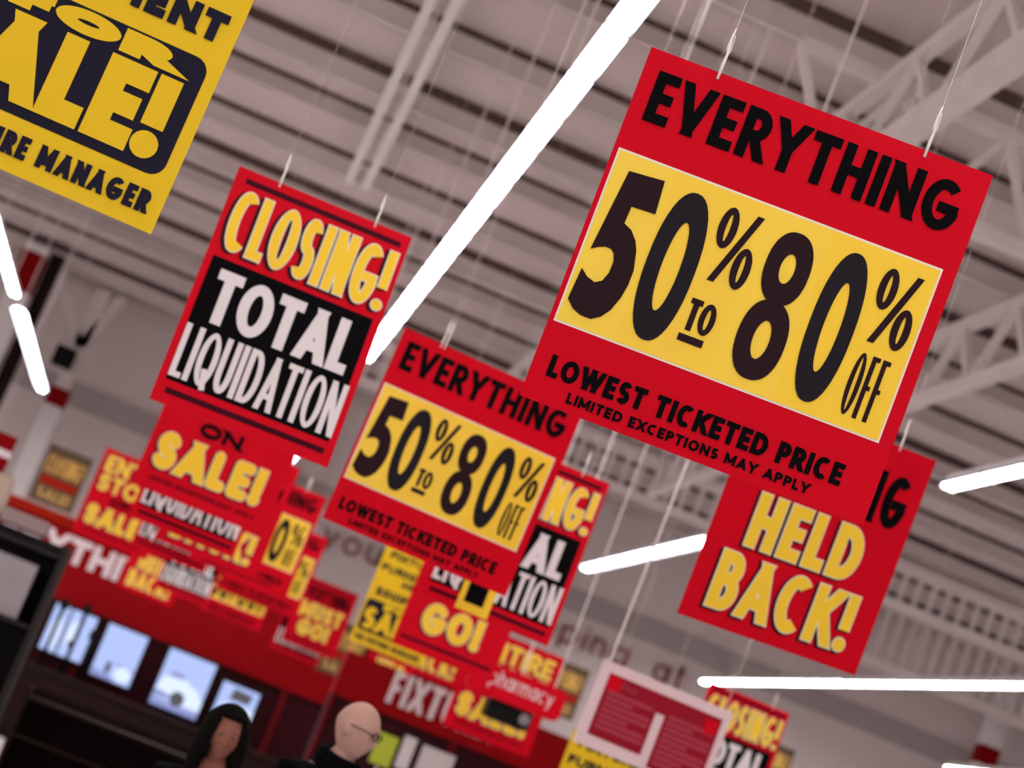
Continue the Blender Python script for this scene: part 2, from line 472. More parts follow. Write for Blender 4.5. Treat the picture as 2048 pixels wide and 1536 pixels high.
def kind_F():
    root = thing('hanging_sign', '', 'sign')
    f = Face(.66, SH, root)
    board(FYEL, f.W, f.H, root)
    f.text('FIXTURES', .10, .055, .90, .125, NAVY, .27, 'black lettering reading FIXTURES', gap=.5)
    f.text('FURNITURE', .05, .19, .955, .262, NAVY, .27, 'black lettering reading FURNITURE', gap=.5)
    f.text('AND', .38, .292, .62, .352, NAVY, .27, 'black lettering reading AND', gap=.5)
    f.text('EQUIPMENT', .10, .425, .955, .503, NAVY, .30, 'black lettering reading EQUIPMENT', gap=.45)
    p = f.rect('dark_panel', .03, .552, .955, .868, NAVY, 1, r=.035)
    p['label'] = 'dark panel with rounded corners'
    f.text('FOR', .27, .558, .835, .618, FYEL, .46, 'wide yellow lettering reading FOR', parent=p, gap=.1, ax=2.0)
    f.text('SALE!', .06, .628, .90, .842, FYEL, .27, 'heavy yellow lettering reading SALE!', parent=p, gap=.16)
    f.text('SEE FIXTURE MANAGER', .05, .905, .955, .962, NAVY, .27, 'black lettering reading SEE FIXTURE MANAGER', gap=.45)
    return root, f.W, f.H
def kind_N():
    root = thing('hanging_sign', '', 'sign')
    f = Face(.70, SH, root)
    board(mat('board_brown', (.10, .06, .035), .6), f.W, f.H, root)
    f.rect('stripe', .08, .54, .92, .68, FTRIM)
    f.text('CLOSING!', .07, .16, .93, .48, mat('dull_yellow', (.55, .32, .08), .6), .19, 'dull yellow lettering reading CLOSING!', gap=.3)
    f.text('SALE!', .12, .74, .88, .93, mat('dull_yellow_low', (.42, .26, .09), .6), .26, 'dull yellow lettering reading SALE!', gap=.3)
    return root, f.W, f.H
KIND = {k: fn() for k, fn in (('E', kind_E), ('C', kind_C), ('H', kind_H), ('S', kind_S), ('G', kind_G), ('F', kind_F), ('N', kind_N))}
def copy_tree(o, parent=None):
    c = o.copy(); COL.objects.link(c)
    if parent: c.parent = parent
    for ch in list(o.children): copy_tree(ch, c)
    return c
GROUP = {'E': 'fifty to eighty per cent off signs', 'C': 'closing total liquidation signs', 'H': 'held back signs', 'S': 'entire store on sale signs',
         'G': 'everything must go signs', 'F': 'yellow fixtures for sale signs', 'N': 'dark closing signs'}
used = set()
ROOF = 9.4
# hook shared by the signs: a slim clear plastic twist that grips the top edge
def hook_mesh(s):
    mb = MB()
    mb.tube([(0, -.003, -.018), (0, -.004, .02), (.002, 0, .05), (0, .003, .065), (-.002, 0, .085), (0, 0, .115)],
            [.0035, .0045, .0035, .006, .0035, .002], 8)
    mb.tube([(.0, .004, .03), (.007, .004, .06), (.004, .003, .10)], .0011, 6)
    return mb.mesh('hook', CLIP, True)
HOOK = hook_mesh(1)
def hang(kind, M3, base, label, uw=(.22, .79), sx=1):
    """puts a sign of this kind at its base point and hangs it from the roof steel"""
    root0, W, H = KIND[kind]
    if kind not in used: root = root0; used.add(kind)
    else: root = copy_tree(root0)
    M3 = M3 @ Matrix.Diagonal((sx, 1, 1))
    root.matrix_world = Matrix.Translation(base) @ M3.to_4x4()
    root['label'] = label
    root['group'] = GROUP[kind]
    for u in uw:
        h = link('hook', HOOK, root); h.location = ((u - .5) * W, 0, H)
        p = Vector(((u - .5) * W, 0, H + .11))
        wp = Vector(base) + M3 @ p
        top = M3.inverted() @ (Vector((wp.x, wp.y, ROOF)) - Vector(base))
        mb = MB()
        mb.tube([p, top], .0008 if wp.y < 6.5 else .0006, 5)
        mb.build('hanging_line', WIRE, root)
    return root
def rot(yaw, roll, sw=0):
    return (Matrix.Rotation(yaw, 3, 'Z') @ Matrix.Rotation(sw, 3, 'X') @ Matrix.Rotation(roll, 3, 'Y'))
def hang_fit(kind, p, label, **kw):
    X, Y, Z, yaw, roll, sw = p
    M3 = rot(yaw, roll, sw)
    return hang(kind, M3, Vector((X, Y, Z)) - M3 @ Vector((0, 0, SH / 2)), label, **kw)
def hang_at(kind, u, v, px, py, hpx, label, yaw=0, roll=0, **kw):
    """u, v: place on the sign; px, py: where the photo shows it; hpx: how tall the sign looks, which gives its distance"""
    root0, W, H = KIND[kind]
    M3 = rot(math.radians(yaw), math.radians(roll))
    P = CAM + ray(px, py) * (H * FPX / hpx)
    return hang(kind, M3, P - M3 @ Vector(((u - .5) * W * kw.get('sx', 1), 0, (1 - v) * H)), label, **kw)

# ------------------------------------------------------------------ the building
def struct(o):
    o['kind'] = 'structure'
    return o
DZ = 9.4
mb = MB(); mb.box((-40, -14, -.1), (60, 50, 0)); struct(mb.build('floor', FLOOR))
mb = MB(); mb.box((-40, 49.5, 0), (60, 49.8, DZ)); struct(mb.build('wall_back', WALL))
mb = MB(); mb.box((-40, 49.44, 6.75), (60, 49.5, 7.3)); struct(mb.build('back_wall_band', BAND))  # darker grey band along the back wall
mb = MB(); mb.box((30, -14, 0), (30.3, 49.5, DZ)); struct(mb.build('wall_right_blocker', WALL))  # unseen wall, added to block world light from the right
mb = MB()
mb.box((-40, -14, DZ), (60, 49.8, DZ + .12))
ceil = struct(mb.build('ceiling', DECK))
yy = 11.2
k = 0
while yy < 49:
    mb = MB()
    deep = (.36, .24, .30)[k % 3]
    mb.box((-38, yy - .012, DZ - .045 - deep), (58, yy + .012, DZ - .045))
    mb.box((-38, yy - .10, DZ - .045 - deep), (58, yy + .02, DZ - .02 - deep))
    mb.box((-38, yy - .02, DZ - .07), (58, yy + .10, DZ - .046))
    pu = mb.build('purlin', PURL, ceil)
    mb = MB(); mb.box((-38, yy - .05, DZ - (.125, .055, .07)[k % 3]), (58, yy - .013, DZ)); mb.build('shade_strip', DECK_SHADE, pu)  # dark strip painting the shade line where purlin meets deck
    yy += 2.42 if k % 3 else 2.0
    k += 1

def truss(label, p, q, depth, n, ch, web, verts=False, bottom=None, xbrace=False):
    """p, q: ends of the top chord"""
    p, q = Vector(p), Vector(q)
    root = thing('roof_truss', label, 'truss', p, 'roof trusses')
    d = q - p
    dn = Vector((0, 0, -depth))
    mb = MB(); mb.bar((0, 0, 0), d, ch, ch); mb.build('top_chord', STEEL, root)
    mb = MB(); mb.bar(dn, d + dn, ch if bottom is None else bottom, ch if bottom is None else bottom); mb.build('bottom_chord', STEEL, root)
    for i in range(n):
        a, b = d * (i / n), d * ((i + 1) / n)
        mb = MB()
        if verts: mb.bar(a, a + dn, web, web)
        elif i % 2 == 0: mb.bar(a, b + dn, web, web)
        else: mb.bar(a + dn, b, web, web)
        mb.build('web_bar', STEEL, root)
    return root
truss('deep white roof truss running across the aisle above the big red sign, top right', (3.4, 18.0, 9.0), (16, 18.0, 9.0), .95, 24, .13, .075)
truss('white roof truss along the aisle, its thick lower chord passing behind the big sign', (4.24, 9.5, 8.95), (4.24, 38, 8.95), .85, 30, .12, .07, bottom=.2)
truss('grey roof truss along the aisle at the right edge, beyond the big red sign', (7.52, 11, 8.95), (7.52, 38, 8.95), .85, 34, .14, .09, bottom=.14)
truss('distant roof truss of close upright bars crossing in front of the back wall', (1.6, 38.6, 8.78), (27, 38.6, 8.78), .72, 84, .16, .07, verts=True)
truss('far grey roof truss low at the right edge, above the lit strip lights', (13.0, 44.5, 9.0), (26, 44.5, 9.0), 1.3, 40, .2, .1, verts=True)
r = thing('hanging_rail', 'pair of pale parallel steel rails running along the ceiling left of the long light', 'rail', (.35, 14, 8.95))
for s in (-1, 1):
    mb = MB(); mb.box((s * .12 - .06, 0, -.04), (s * .12 + .06, 15.0, .04)); mb.build('rail_bar', COLW, r, bevel=.02)
for i in range(8):
    mb = MB(); mb.bar((-.12, .2 + i * 2, .06), (.12, .2 + i * 2, .06), .05, .04); mb.build('cross_tie', STEEL, r)
    mb = MB(); mb.bar((0, .2 + i * 2, .07), (0, .2 + i * 2, .44), .03, .03); mb.build('hanger', STEEL, r)

# columns with red safety bands
def column(p, wdt, z1, label, bands, brace=None):
    root = thing('store_column', label, 'column', (p.x, p.y, 0), 'white steel columns')
    mb = MB(); mb.box((-wdt / 2, -wdt / 2, 0), (wdt / 2, wdt / 2, z1)); mb.build('shaft', COLW, root, bevel=.02)
    for a, b in bands:
        mb = MB(); mb.box((-wdt / 2 - .012, -wdt / 2 - .012, a), (wdt / 2 + .012, wdt / 2 + .012, b)); mb.build('red_band', FTRIM if 0 else FASC, root)
    if brace:
        mb = MB(); mb.box((-.15, -.15, z1), (.15, .15, 9.1)); mb.build('upper_post', STEEL, root)
        for dx, dz in brace:
            mb = MB(); mb.bar((0, -.05, 7.75), (dx, -.05, dz), .2, .2); mb.build('brace', STEEL, root)
    return root
cA = at(55, 545, 45); cB = at(100, 830, 47); cC = at(1985, 1470, 48)
ca = column(cA, .50, 9.1, 'white column with two red bands at the left edge of the store', [(cA.z - .45, cA.z + .42), (4.7, 5.3)])
mb = MB(); mb.box((.30, .0, 4.0), (.58, .2, 9.1)); mb.build('dark_upright', DKB, ca)['label'] = 'dark upright strip beside the white column'  # dark brown upright strip right of the shaft
column(cB, .42, 6.75, 'white boxed column with splayed upper braces, left of the closing sign', [(6.35, 6.75)], [(-1.05, 9.1), (.45, 9.1)])
column(cC, .45, 9.1, 'pale column with a dark red band, far lower right', [(cC.z - .75, cC.z - .3)])
p = at(128, 715, 46.6)
sp = thing('wall_speaker', 'dark box speaker fixed to the braced column at left', 'speaker', p)
mb = MB(); mb.box((-.22, -.2, -.22), (.22, .1, .22)); mb.build('cabinet', DKB, sp, bevel=.03)
mb = MB(); mb.box((-.17, -.22, -.17), (.17, -.2, .17)); mb.build('grille', BLKP, sp)
mb = MB(); mb.box((-.05, .1, -.05), (.05, .3, .05)); mb.build('bracket', STEEL, sp)

# ------------------------------------------------------------------ strip lights
LZ = 6.2
def light_row(x, y0, y1, label, mod=.96, hw=.085):
    root = thing('strip_light', label, 'ceiling light', (x, y0, LZ), 'rows of fluorescent strip lights')
    L = y1 - y0
    mb = MB(); mb.box((-.045, 0, .035), (.045, L, .11)); mb.build('housing', COLW, root)
    mb = MB()
    mb.poly([(-hw, 0, -.005), (-.06, 0, .04), (-.06, L, .04), (-hw, L, -.005)])
    mb.poly([(hw, 0, -.005), (hw, L, -.005), (.06, L, .04), (.06, 0, .04)])
    mb.poly([(-.06, 0, .04), (.06, 0, .04), (.06, L, .04), (-.06, L, .04)])
    o = mb.build('reflector', REFL, root)
    sd = o.modifiers.new('thickness', 'SOLIDIFY'); sd.thickness = .004
    n = max(1, round(L / mod))
    for i in range(n):
        a, b = i * L / n + .03, (i + 1) * L / n - .03
        for s in (-1, 1):
            mb = MB(); mb.tube([(s * .036, a + (.05 if s > 0 else 0), 0), (s * .036, b + (.05 if s > 0 else 0), 0)], .03, 8)
            mb.build('tube', TUBE, root, True)
        mb = MB(); mb.box((-.075, b + .004, -.034), (.075, b + .056, .04)); mb.build('lamp_holder', HOLD, root)
    for i in range(0, n + 1, 4):
        y = min(max(i * L / n, .1), L - .1)
        mb = MB(); mb.tube([(0, y, .1), (0, y, ROOF - LZ)], .008, 5); mb.build('hanger_rod', STEEL, root)
    return root
light_row(1.22, -5.51, 25.85, 'long bright strip light running up the picture between the closing sign and big sign', .98)
light_row(1.22, 28.6, 38.7, 'strip light almost hidden, its end shining between the closing and on sale signs', hw=.12)
light_row(-3.66, 20, 32.4, 'strip light cut off by the left edge, the upper of the two there')
light_row(-3.66, 33.8, 43.4, 'strip light at left, hanging beside the red banded column', hw=.14)
light_row(6.68, 12.9, 19.9, 'strip light entering from the right edge beside the big red sign')
light_row(6.66, 28.7, 36.7, 'short strip light between the second closing sign and the held back sign', hw=.14)
light_row(12.07, 37.85, 47.5, 'strip light directly under the held back sign, left of the gap in its row', hw=.15)
light_row(12.07, 27, 37.6, 'strip light entering from the lower right edge, under the held back sign', hw=.12)
light_row(17.0, 38, 44.5, 'strip light at the bottom right corner, mostly cut off')
light_row(-8.9, -5, 46, 'strip light over the next aisle, out of the picture at left')  # unseen row, lengthened to put more light on the back wall
# ------------------------------------------------------------------ the signs, nearest first
hang_fit('E', (1.0461, 4.961, 3.0231, -0.1274, -0.0122, 0.1508), 'largest red sign, EVERYTHING 50 to 80 per cent off, in sharp focus at upper right', uw=(.20, .805))
hang_at('F', 1, 1, 302, 468, 835, 'large yellow FOR SALE sign with a dark panel cut off by the top left corner', yaw=2, roll=.2)
hang_fit('C', (.0321, 7.6656, 2.9894, .0982, -.0318, -.0349), 'red CLOSING! TOTAL LIQUIDATION sign fully in view at left of the long light', uw=(.234, .788))
hang_fit('H', (2.2457, 8.0688, 3.066, .219, -.0758, .1764), 'red sign with big yellow HELD BACK! hanging behind the largest sign')
hang_fit('E', (.9849, 9.3537, 2.9892, .0854, .0102, .088), 'middle sized EVERYTHING 50 to 80 sign hanging left of the largest one', uw=(.22, .80))
hang_at('C', 1, 0, 1220, 968, 347, 'CLOSING! sign half hidden behind the middle EVERYTHING sign, only NG! and AL clear', yaw=0, sx=1.07)
hang_at('S', 0, 1, 262, 965, 340, 'red ON SALE! sign hanging just below the full CLOSING! sign', yaw=0, sx=.945)
hang_at('C', .062, .945, 277, 1021, 300, 'LIQUIDATION sign peeping out under the ON SALE! sign', yaw=2)
hang_at('G', 0, 1, 783, 1285, 266, 'red GO! sign below the middle EVERYTHING sign, overlapped by the half hidden CLOSING! sign', yaw=-2)
hang_at('H', .88, .675, 516, 1077, 240, 'sign showing only the yellow K! right of the white LIQUIDATION word', yaw=3)
hang_at('C', .044, .885, 277, 1068, 210, 'smaller LIQUIDATION sign, second down behind the first one at left', yaw=0)
hang_at('E', .955, .29, 622, 1050, 214, 'sign showing a yellow 0 per cent OFF card just left of the middle EVERYTHING sign', yaw=2)
hang_at('F', 0, 1, 698, 1279, 209, 'small yellow fixtures sign below the middle EVERYTHING sign', yaw=0)
hang_at('E', .955, .29, 630, 1122, 172, 'sign showing a narrow yellow per cent OFF strip below the 0 per cent card', yaw=0)
hang_at('S', 0, 0, 215, 894, 180, 'on sale sign at far left, overlapped by the bigger ON SALE! sign', yaw=-2)
hang_at('C', .044, .885, 318, 1157, 152, 'third LIQUIDATION sign, lowest of the stack at left', yaw=0)
hang_at('G', .12, .36, 608, 1200, 138, 'small MUST GO! sign left of the small yellow fixtures sign', yaw=0)
hang_at('H', .19, .4, 285, 1108, 128, 'small red sign with blurred yellow words left of the lowest LIQUIDATION sign', yaw=0)
hang_at('E', .02, .775, 413, 1190, 130, 'sign showing just a low yellow strip of price card above the screens', yaw=0)
hang_at('C', .044, .885, 549, 1281, 138, 'small sign with tiny white LIQUIDATION under the MUST GO! sign', yaw=0)
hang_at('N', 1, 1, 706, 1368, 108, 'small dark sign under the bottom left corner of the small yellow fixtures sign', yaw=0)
hang_at('H', .114, .926, 729, 1363, 106, 'small HELD BACK! sign right of the small dark sign, above the person in glasses', yaw=0)
hang_at('H', .86, .93, 900, 1361, 150, 'sign showing the end of yellow BACK! under the GO! sign', yaw=0)
hang_at('S', .06, .86, 905, 1424, 212, 'red sign with yellow SA left of the black camera, under the pharmacy sign', yaw=0)
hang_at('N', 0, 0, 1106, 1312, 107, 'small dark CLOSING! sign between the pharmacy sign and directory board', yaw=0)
hang_at('C', 1, 0, 1580, 1428, 236, 'CLOSING! sign with OSING showing, right of the directory board', yaw=2)
hang_at('F', 0, .10, 1140, 1480, 270, 'yellow and black sign under the directory board at the bottom edge', yaw=0)
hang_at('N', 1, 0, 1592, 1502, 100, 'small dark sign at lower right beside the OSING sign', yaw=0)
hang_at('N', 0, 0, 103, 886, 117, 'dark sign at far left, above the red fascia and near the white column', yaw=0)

# small black and yellow tag in front of the half hidden closing sign
p = at(952, 1198, 10.4)
t = thing('hanging_tag', 'small black square tag with a yellow border below the middle EVERYTHING sign', 'tag', p)
mb = MB(); mb.box((-.085, 0, -.075), (.085, .004, .1)); mb.build('backing', YEL, t)
mb = MB(); mb.poly([(-.055, -.001, -.03), (.045, -.001, -.03), (.045, -.001, .09), (-.055, -.001, .09)]); mb.build('black_panel', BLK, t)
mb = MB(); mb.tube([(0, .002, .1), (0, .002, ROOF - p.z)], .0015, 5); mb.build('hanging_line', WIRE, t)

# red board cut off at the left edge
p = at(-6, 905, 21)
t = thing('hanging_board', 'dark red board cut off by the left edge, above the shelving', 'sign', p)
mb = MB(); mb.box((-.30, 0, -.2), (.13, .02, .2)); mb.build('board', FASC, t)
mb = MB(); mb.poly([(-.3, -.002, -.02), (.13, -.002, -.02), (.13, -.002, .05), (-.3, -.002, .05)]); mb.build('stripe', WHT, t)
mb = MB(); mb.tube([(-.1, .01, .2), (-.1, .01, ROOF - p.z)], .002, 5); mb.build('hanging_line', WIRE, t)

# ------------------------------------------------------------------ back of the store: fascias, screens, wall words
def fascia(x0, x1, y, z0, z1, trim, label):
    root = thing('store_fascia', label, 'fascia', (x0, y, 0))
    L = x1 - x0
    mb = MB(); mb.box((0, 0, z0), (L, .5, z1)); mb.build('band', FASC, root)
    if trim:
        mb = MB(); mb.box((-.1, -.06, z1 - trim), (L, .5, z1)); mb.build('top_trim', FTRIM, root)
    mb = MB(); mb.box((0, .1, 0), (L, .5, z0)); mb.build('wall_panel', DKM, root)
    n = max(2, int(L / 3.4))
    for i in range(n + 1):
        x = i * L / n
        mb = MB(); mb.box((max(0, x - .06), .02, 0), (min(L, x + .06), .1, z0)); mb.build('post', mat('post_red', (.12, .004, .006), .6) if i == 0 else bpy.data.materials['post_red'], root)
    return root
f1 = fascia(-4.3, 6.2, 37.6, 2.38, 3.74, .16, 'long red fascia over the row of lit screens')
mb = MB(); line_of(mb, 'EVERYTHING', .63, 4.55, 3.02, 3.47, .26, -.012, gap=.35)
o = mb.build('lettering', PINK, f1); o['label'] = 'white lettering reading EVERYTHING'
f2 = fascia(2.75, 6.45, 30, 2.42, 3.05, 0, 'red fascia of the pharmacy department, lower middle')
def letters(s, px0, py0, px1, py1, Y, h, t, par, org, label, m=PINK, ddx=0):
    """lettering on a board from one pixel to another (baseline)"""
    a, b = at(px0, py0, Y), at(px1, py1, Y)
    mb = MB()
    z = (a.z + b.z) / 2
    line_of(mb, s, a.x - org[0], b.x - org[0], z - org[2], z - org[2] + h, t, Y - org[1], gap=.5)
    o = mb.build('lettering', m, par); o['label'] = label
letters('FIXTURES', 770, 1402, 990, 1492, 29.98, .46, .17, f2, (2.75, 30, 0), 'tall white lettering reading FIXTURES')
letters('EQUIPT', 960, 1490, 1122, 1560, 29.97, .50, .2, f2, (2.75, 30, 0), 'tall white lettering') if 0 else None
# wall words, large red letters fixed to the back wall
def wall_words():
    s = 'thank you for shopping at'
    a, b = at(705, 1092, 49.4), at(1138, 1272, 49.4)     # centres of the o of you and the second p of shopping
    h = .40
    T = .11 * h * 1.35
    xs = []; x = 0
    for c in s:
        gw = (G[c][0] * h if G[c][0] else T) if c != ' ' else .36
        xs.append((x, gw)); x += gw + .15
    io = s.index('you') + 1; ip = s.index('pping') + 1
    c0 = xs[io][0] + xs[io][1] / 2; c1 = xs[ip][0] + xs[ip][1] / 2
    k = (b.x - a.x) / (c1 - c0)
    base = (a.z + b.z) / 2 - h * k / 2
    for word in s.split(' '):
        i = s.index(word)
        x0 = a.x + (xs[i][0] - c0) * k
        root = thing('wall_word', 'large dull red letters spelling %s on the pale back wall' % word, 'wall lettering', (x0, 49.44, base), 'words on the back wall')
        for j, c in enumerate(word):
            mb = MB()
            xx = a.x + (xs[i + j][0] - c0) * k - x0
            gw = xs[i + j][1] * k
            for q in glyph_polys(c, gw, h * k, T * k):
                n = len(mb.v)
                mb.poly([(xx + u, 0, v) for u, v in q])
            o = mb.build('letter', TXT, root)
            sd = o.modifiers.new('thickness', 'SOLIDIFY'); sd.thickness = .05; sd.offset = -1
            o.modifiers.new('w', 'WELD')
wall_words()

# screens
SCR = mat('screen_blue', (.02, .02, .02), .4, emit=(.42, .52, .90), es=.70)
SCRW = mat('screen_white', (.02, .02, .02), .4, emit=(.66, .76, 1.0), es=.75)
SCRM = mat('screen_mid', (.02, .02, .02), .4, emit=(.22, .25, .50), es=.8)
SCRD = mat('screen_dark', (.02, .02, .02), .4, emit=(.06, .055, .06), es=1)
def tv(px, py, Y, wd, ht, pic, label):
    """px, py: the middle of the screen"""
    p = at(px, py, Y)
    root = thing('television', label, 'television', (p.x, p.y, p.z - ht / 2), 'lit televisions under the fascia')
    mb = MB(); mb.box((-wd / 2 - .045, 0, -.05), (wd / 2 + .045, .08, ht + .045)); mb.build('bezel', BLKP, root, bevel=.012)
    mb = MB()
    mb.poly([(-wd / 2, -.002, 0), (wd / 2, -.002, 0), (wd / 2, -.002, ht), (-wd / 2, -.002, ht)], 0)
    for k, (sh, mi) in enumerate(pic):
        mb.poly([((u - .5) * wd, -.004 - .001 * k, v * ht) for u, v in sh], mi)
    mb.build('screen', [SCR, SCRW, SCRM, SCRD], root)
    mb = MB(); mb.box((-.1, .08, ht * .4), (.1, 37.68 - p.y, ht * .6)); mb.build('wall_mount', BLKP, root)
    return root
car = [([(0, .12), (1, .12), (1, 0), (0, 0)], 2), ([(0, .25), (.1, .52), (.5, .58), (.85, .45), (1, .3), (1, .14), (0, .14)], 1),
       (ell(.35, .60, .16, .05), 2), (ell(.50, .22, .15, .13), 3), ([(0, .14), (.35, .16), (.35, .24), (0, .28)], 2)]
room = [([(.5, .36), (1, .30), (1, .27), (.5, .32)], 2), (ell(.36, .22, .07, .13), 3), ([(0, 0), (.6, 0), (.5, .08), (0, .14)], 2), (ell(.75, .18, .2, .14), 1)]
truck = [([(0, .12), (.2, .5), (1, .5), (1, .1)], 1), ([(.28, .62), (.8, .62), (.86, .88), (.34, .92)], 3), ([(0, 0), (.5, 0), (.4, .12), (0, .1)], 2)]
dress = [(ell(.2, .4, .12, .4), 1), ([(.36, 0), (.42, 0), (.42, 1), (.36, 1)], 3), (ell(.58, .5, .1, .3), 1), ([(.68, 0), (.74, 0), (.74, 1), (.68, 1)], 3), (ell(.62, .3, .06, .08), 3)]
tv(238, 1311, 37.2, .70, .90, room, 'tall lit television showing a pale room, first clear one from the left')
tv(366, 1368, 37.2, .84, .98, car, 'lit television showing a pale car, second clear one from the left')
tv(470, 1412, 37.2, .66, .66, truck, 'lit television right of the car picture, above the person with the pale collar')
tv(137, 1266, 37.2, .74, .80, dress, 'lit television at far left, partly screened by dark stands')
# dark display cabinet under the screens
c = thing('display_cabinet', 'dark brown display cabinet under the lit televisions', 'cabinet', (-2.4, 35.6, 0))
mb = MB(); mb.box((0, 0, .08), (6.6, .9, 1.18)); mb.build('carcass', DKB, c, bevel=.01)
mb = MB(); mb.box((-.04, -.04, 1.18), (6.64, .92, 1.24)); mb.build('top', mat('cabinet_top', (.025, .012, .01), .7), c)
mb = MB(); mb.box((.05, .05, 0), (6.55, .85, .08)); mb.build('plinth', BLKP, c)
for i in range(6):
    mb = MB(); mb.box((.06 + i * 1.09, -.02, .14), (1.09 + i * 1.09, 0, 1.14)); d = mb.build('door', DKB, c, bevel=.006)
    mb = MB(); mb.box((.98 + i * 1.09, -.05, .6), (1.01 + i * 1.09, -.02, .9)); mb.build('handle', DKM, d)
for i, (px, py, hh) in enumerate(((118, 1240, 1.0), (158, 1262, 1.05), (176, 1300, .7))):
    p = at(px, py, 36.3)
    s = thing('display_stand', ('slim dark display stand before the far left television, leftmost of three', 'slim dark display stand before the far left television, middle of three',
               'slim dark display stand between the far left television and tall one')[i], 'stand', (p.x, 36.0, 1.24), 'dark display stands')
    mb = MB(); mb.box((-.12, -.1, 0), (.12, .1, .03)); mb.build('base', BLKP, s)
    mb = MB(); mb.tube([(0, 0, .03), (0, 0, hh)], .035, 10); mb.build('post', BLKP, s, True)
    mb = MB(); mb.box((-.07, -.03, hh), (.07, .03, hh + .16)); mb.build('holder', BLKP, s)

# pharmacy sign
p = at(1034, 1379, 17.6)
s = thing('pharmacy_sign', 'rounded red sign with the white word pharmacy', 'sign', p)
W_, H_ = .83, .265
mb = MB()
out = rrect(-W_ / 2, -H_ / 2, W_ / 2, H_ / 2, .06)
mb.poly([(a, 0, b) for a, b in out]); mb.poly([(a, .1, b) for a, b in out][::-1])
for i in range(len(out)):
    a, b = out[i - 1], out[i]
    mb.poly([(a[0], 0, a[1]), (a[0], .1, a[1]), (b[0], .1, b[1]), (b[0], 0, b[1])])
mb.build('sign_box', RED, s)
mb = MB(); line_of(mb, 'pharmacy', -.245, .32, -.035, .06, .15, -.003, gap=.8); mb.build('lettering', PINK, s)['label'] = 'white lettering reading pharmacy'
for x in (-.30, .30):
    mb = MB(); mb.tube([(x, .05, H_ / 2), (x, .05, ROOF - p.z)], .006, 6); mb.build('hanger_rod', STEEL, s)

# directory board
DW, DH = .82, .50
Dp = CAM + ray(1211, 1318) * (DW * FPX / 286)
M3 = rot(math.radians(1), math.radians(.6))
s = thing('directory_board', 'white framed red directory board hanging on a pale pole, lower right of centre', 'sign')
s.matrix_world = Matrix.Translation(Dp - M3 @ Vector((-DW / 2, 0, DH))) @ M3.to_4x4()
BRED = mat('directory_red', (.31, .008, .022), .5)
BLINE = mat('directory_line', (.42, .055, .09), .55)
mb = MB(); mb.box((-DW / 2, 0, 0), (DW / 2, .03, DH)); mb.build('frame', mat('directory_frame', (.80, .62, .64), .5), s, bevel=.004)
mb = MB(); y = -.002
mb.poly([(-.355, y, .07), (-.02, y, .07), (-.02, y, .33), (.035, y, .33), (.035, y, .02), (.365, y, .02), (.365, y, .44), (-.355, y, .44)])
mb.build('red_panel', BRED, s)
for x0, x1, rows in ((-.33, -.04, 7), (.055, .345, 9)):
    for i in range(rows):
        z = .325 - i * .034
        mb = MB(); mb.poly([(x0, -.004, z), (x1 - (.12 if i % 3 == 1 else 0), -.004, z), (x1 - (.12 if i % 3 == 1 else 0), -.004, z + .021), (x0, -.004, z + .021)])
        mb.build('text_row', BLINE, s)
mb = MB(); line_of(mb, 'F', -.262, -.242, .375, .415, .18, -.004)
line_of(mb, 'ind', -.236, -.17, .375, .402, .2, -.004, gap=.6)
mb.build('lettering', BLINE, s)['label'] = 'pale lettering reading Find'
for x in (-.355, .265):
    mb = MB(); mb.poly([(x + a, -.005, .345 + b if x < 0 else .33 + b) for a, b in rrect(.005, .0, .085, .085, .015)]); mb.build('corner_mark', RED, s)
mb = MB(); mb.tube([(-.37, .04, DH), (-.37, .04, DH + 6.25)], .007, 8); mb.build('pole', STEEL, s)
mb = MB(); mb.tube([(.37, .04, DH), (.37, .04, DH + 6.25)], .002, 6); mb.build('line', WIRE, s)

# black camera under the pharmacy sign
p = at(1014, 1428, 18.0)
s = thing('security_camera', 'black boxy security camera hanging under the pharmacy sign', 'camera', p)
mb = MB(); mb.box((-.2, -.12, -.085), (.2, .14, .085)); mb.build('housing', BLKP, s, bevel=.035)
mb = MB(); mb.tube([(.13, -.12, 0), (.13, -.17, 0)], [.05, .045], 14); mb.build('lens', mat('lens_glass', (.3, .3, .32), .1, spec=.8), s, True)
mb = MB(); mb.tube([(0, 0, .085), (0, 0, ROOF - p.z)], .009, 8); mb.build('drop_pole', STEEL, s)

# ------------------------------------------------------------------ pharmacy shelf boards at the bottom edge
for i, (px, py, wd, ht, m, lab) in enumerate((
        (768, 1500, .26, .38, mat('board_green', (.42, .48, .05), .6), 'small lime green notice board beside the person in glasses'),
        (812, 1506, .16, .40, mat('board_white', (.62, .56, .56), .6), 'narrow white notice board right of the green one'),
        (868, 1533, .42, .40, mat('board_pale', (.58, .50, .51), .6), 'wide pale notice board at the bottom edge under the red fascia'))):
    p = at(px, py, 26.0)
    s = thing('notice_board', lab, 'notice board', (p.x, p.y, 0), 'notice boards under the fascia')
    mb = MB(); mb.box((-wd / 2, -.01, p.z - ht / 2), (wd / 2, .01, p.z + ht / 2)); mb.build('panel', m, s, bevel=.003)
    mb = MB(); mb.box((-wd / 2 - .02, .01, p.z - ht / 2 - .02), (wd / 2 + .02, .03, p.z + ht / 2 + .02)); mb.build('frame', BLKP, s)
    mb = MB(); mb.tube([(0, .04, .02), (0, .04, p.z)], .015, 8); mb.build('post', STEEL, s)
    mb = MB(); mb.box((-.07, -.08, 0), (.07, .12, .02)); mb.build('base', STEEL, s)

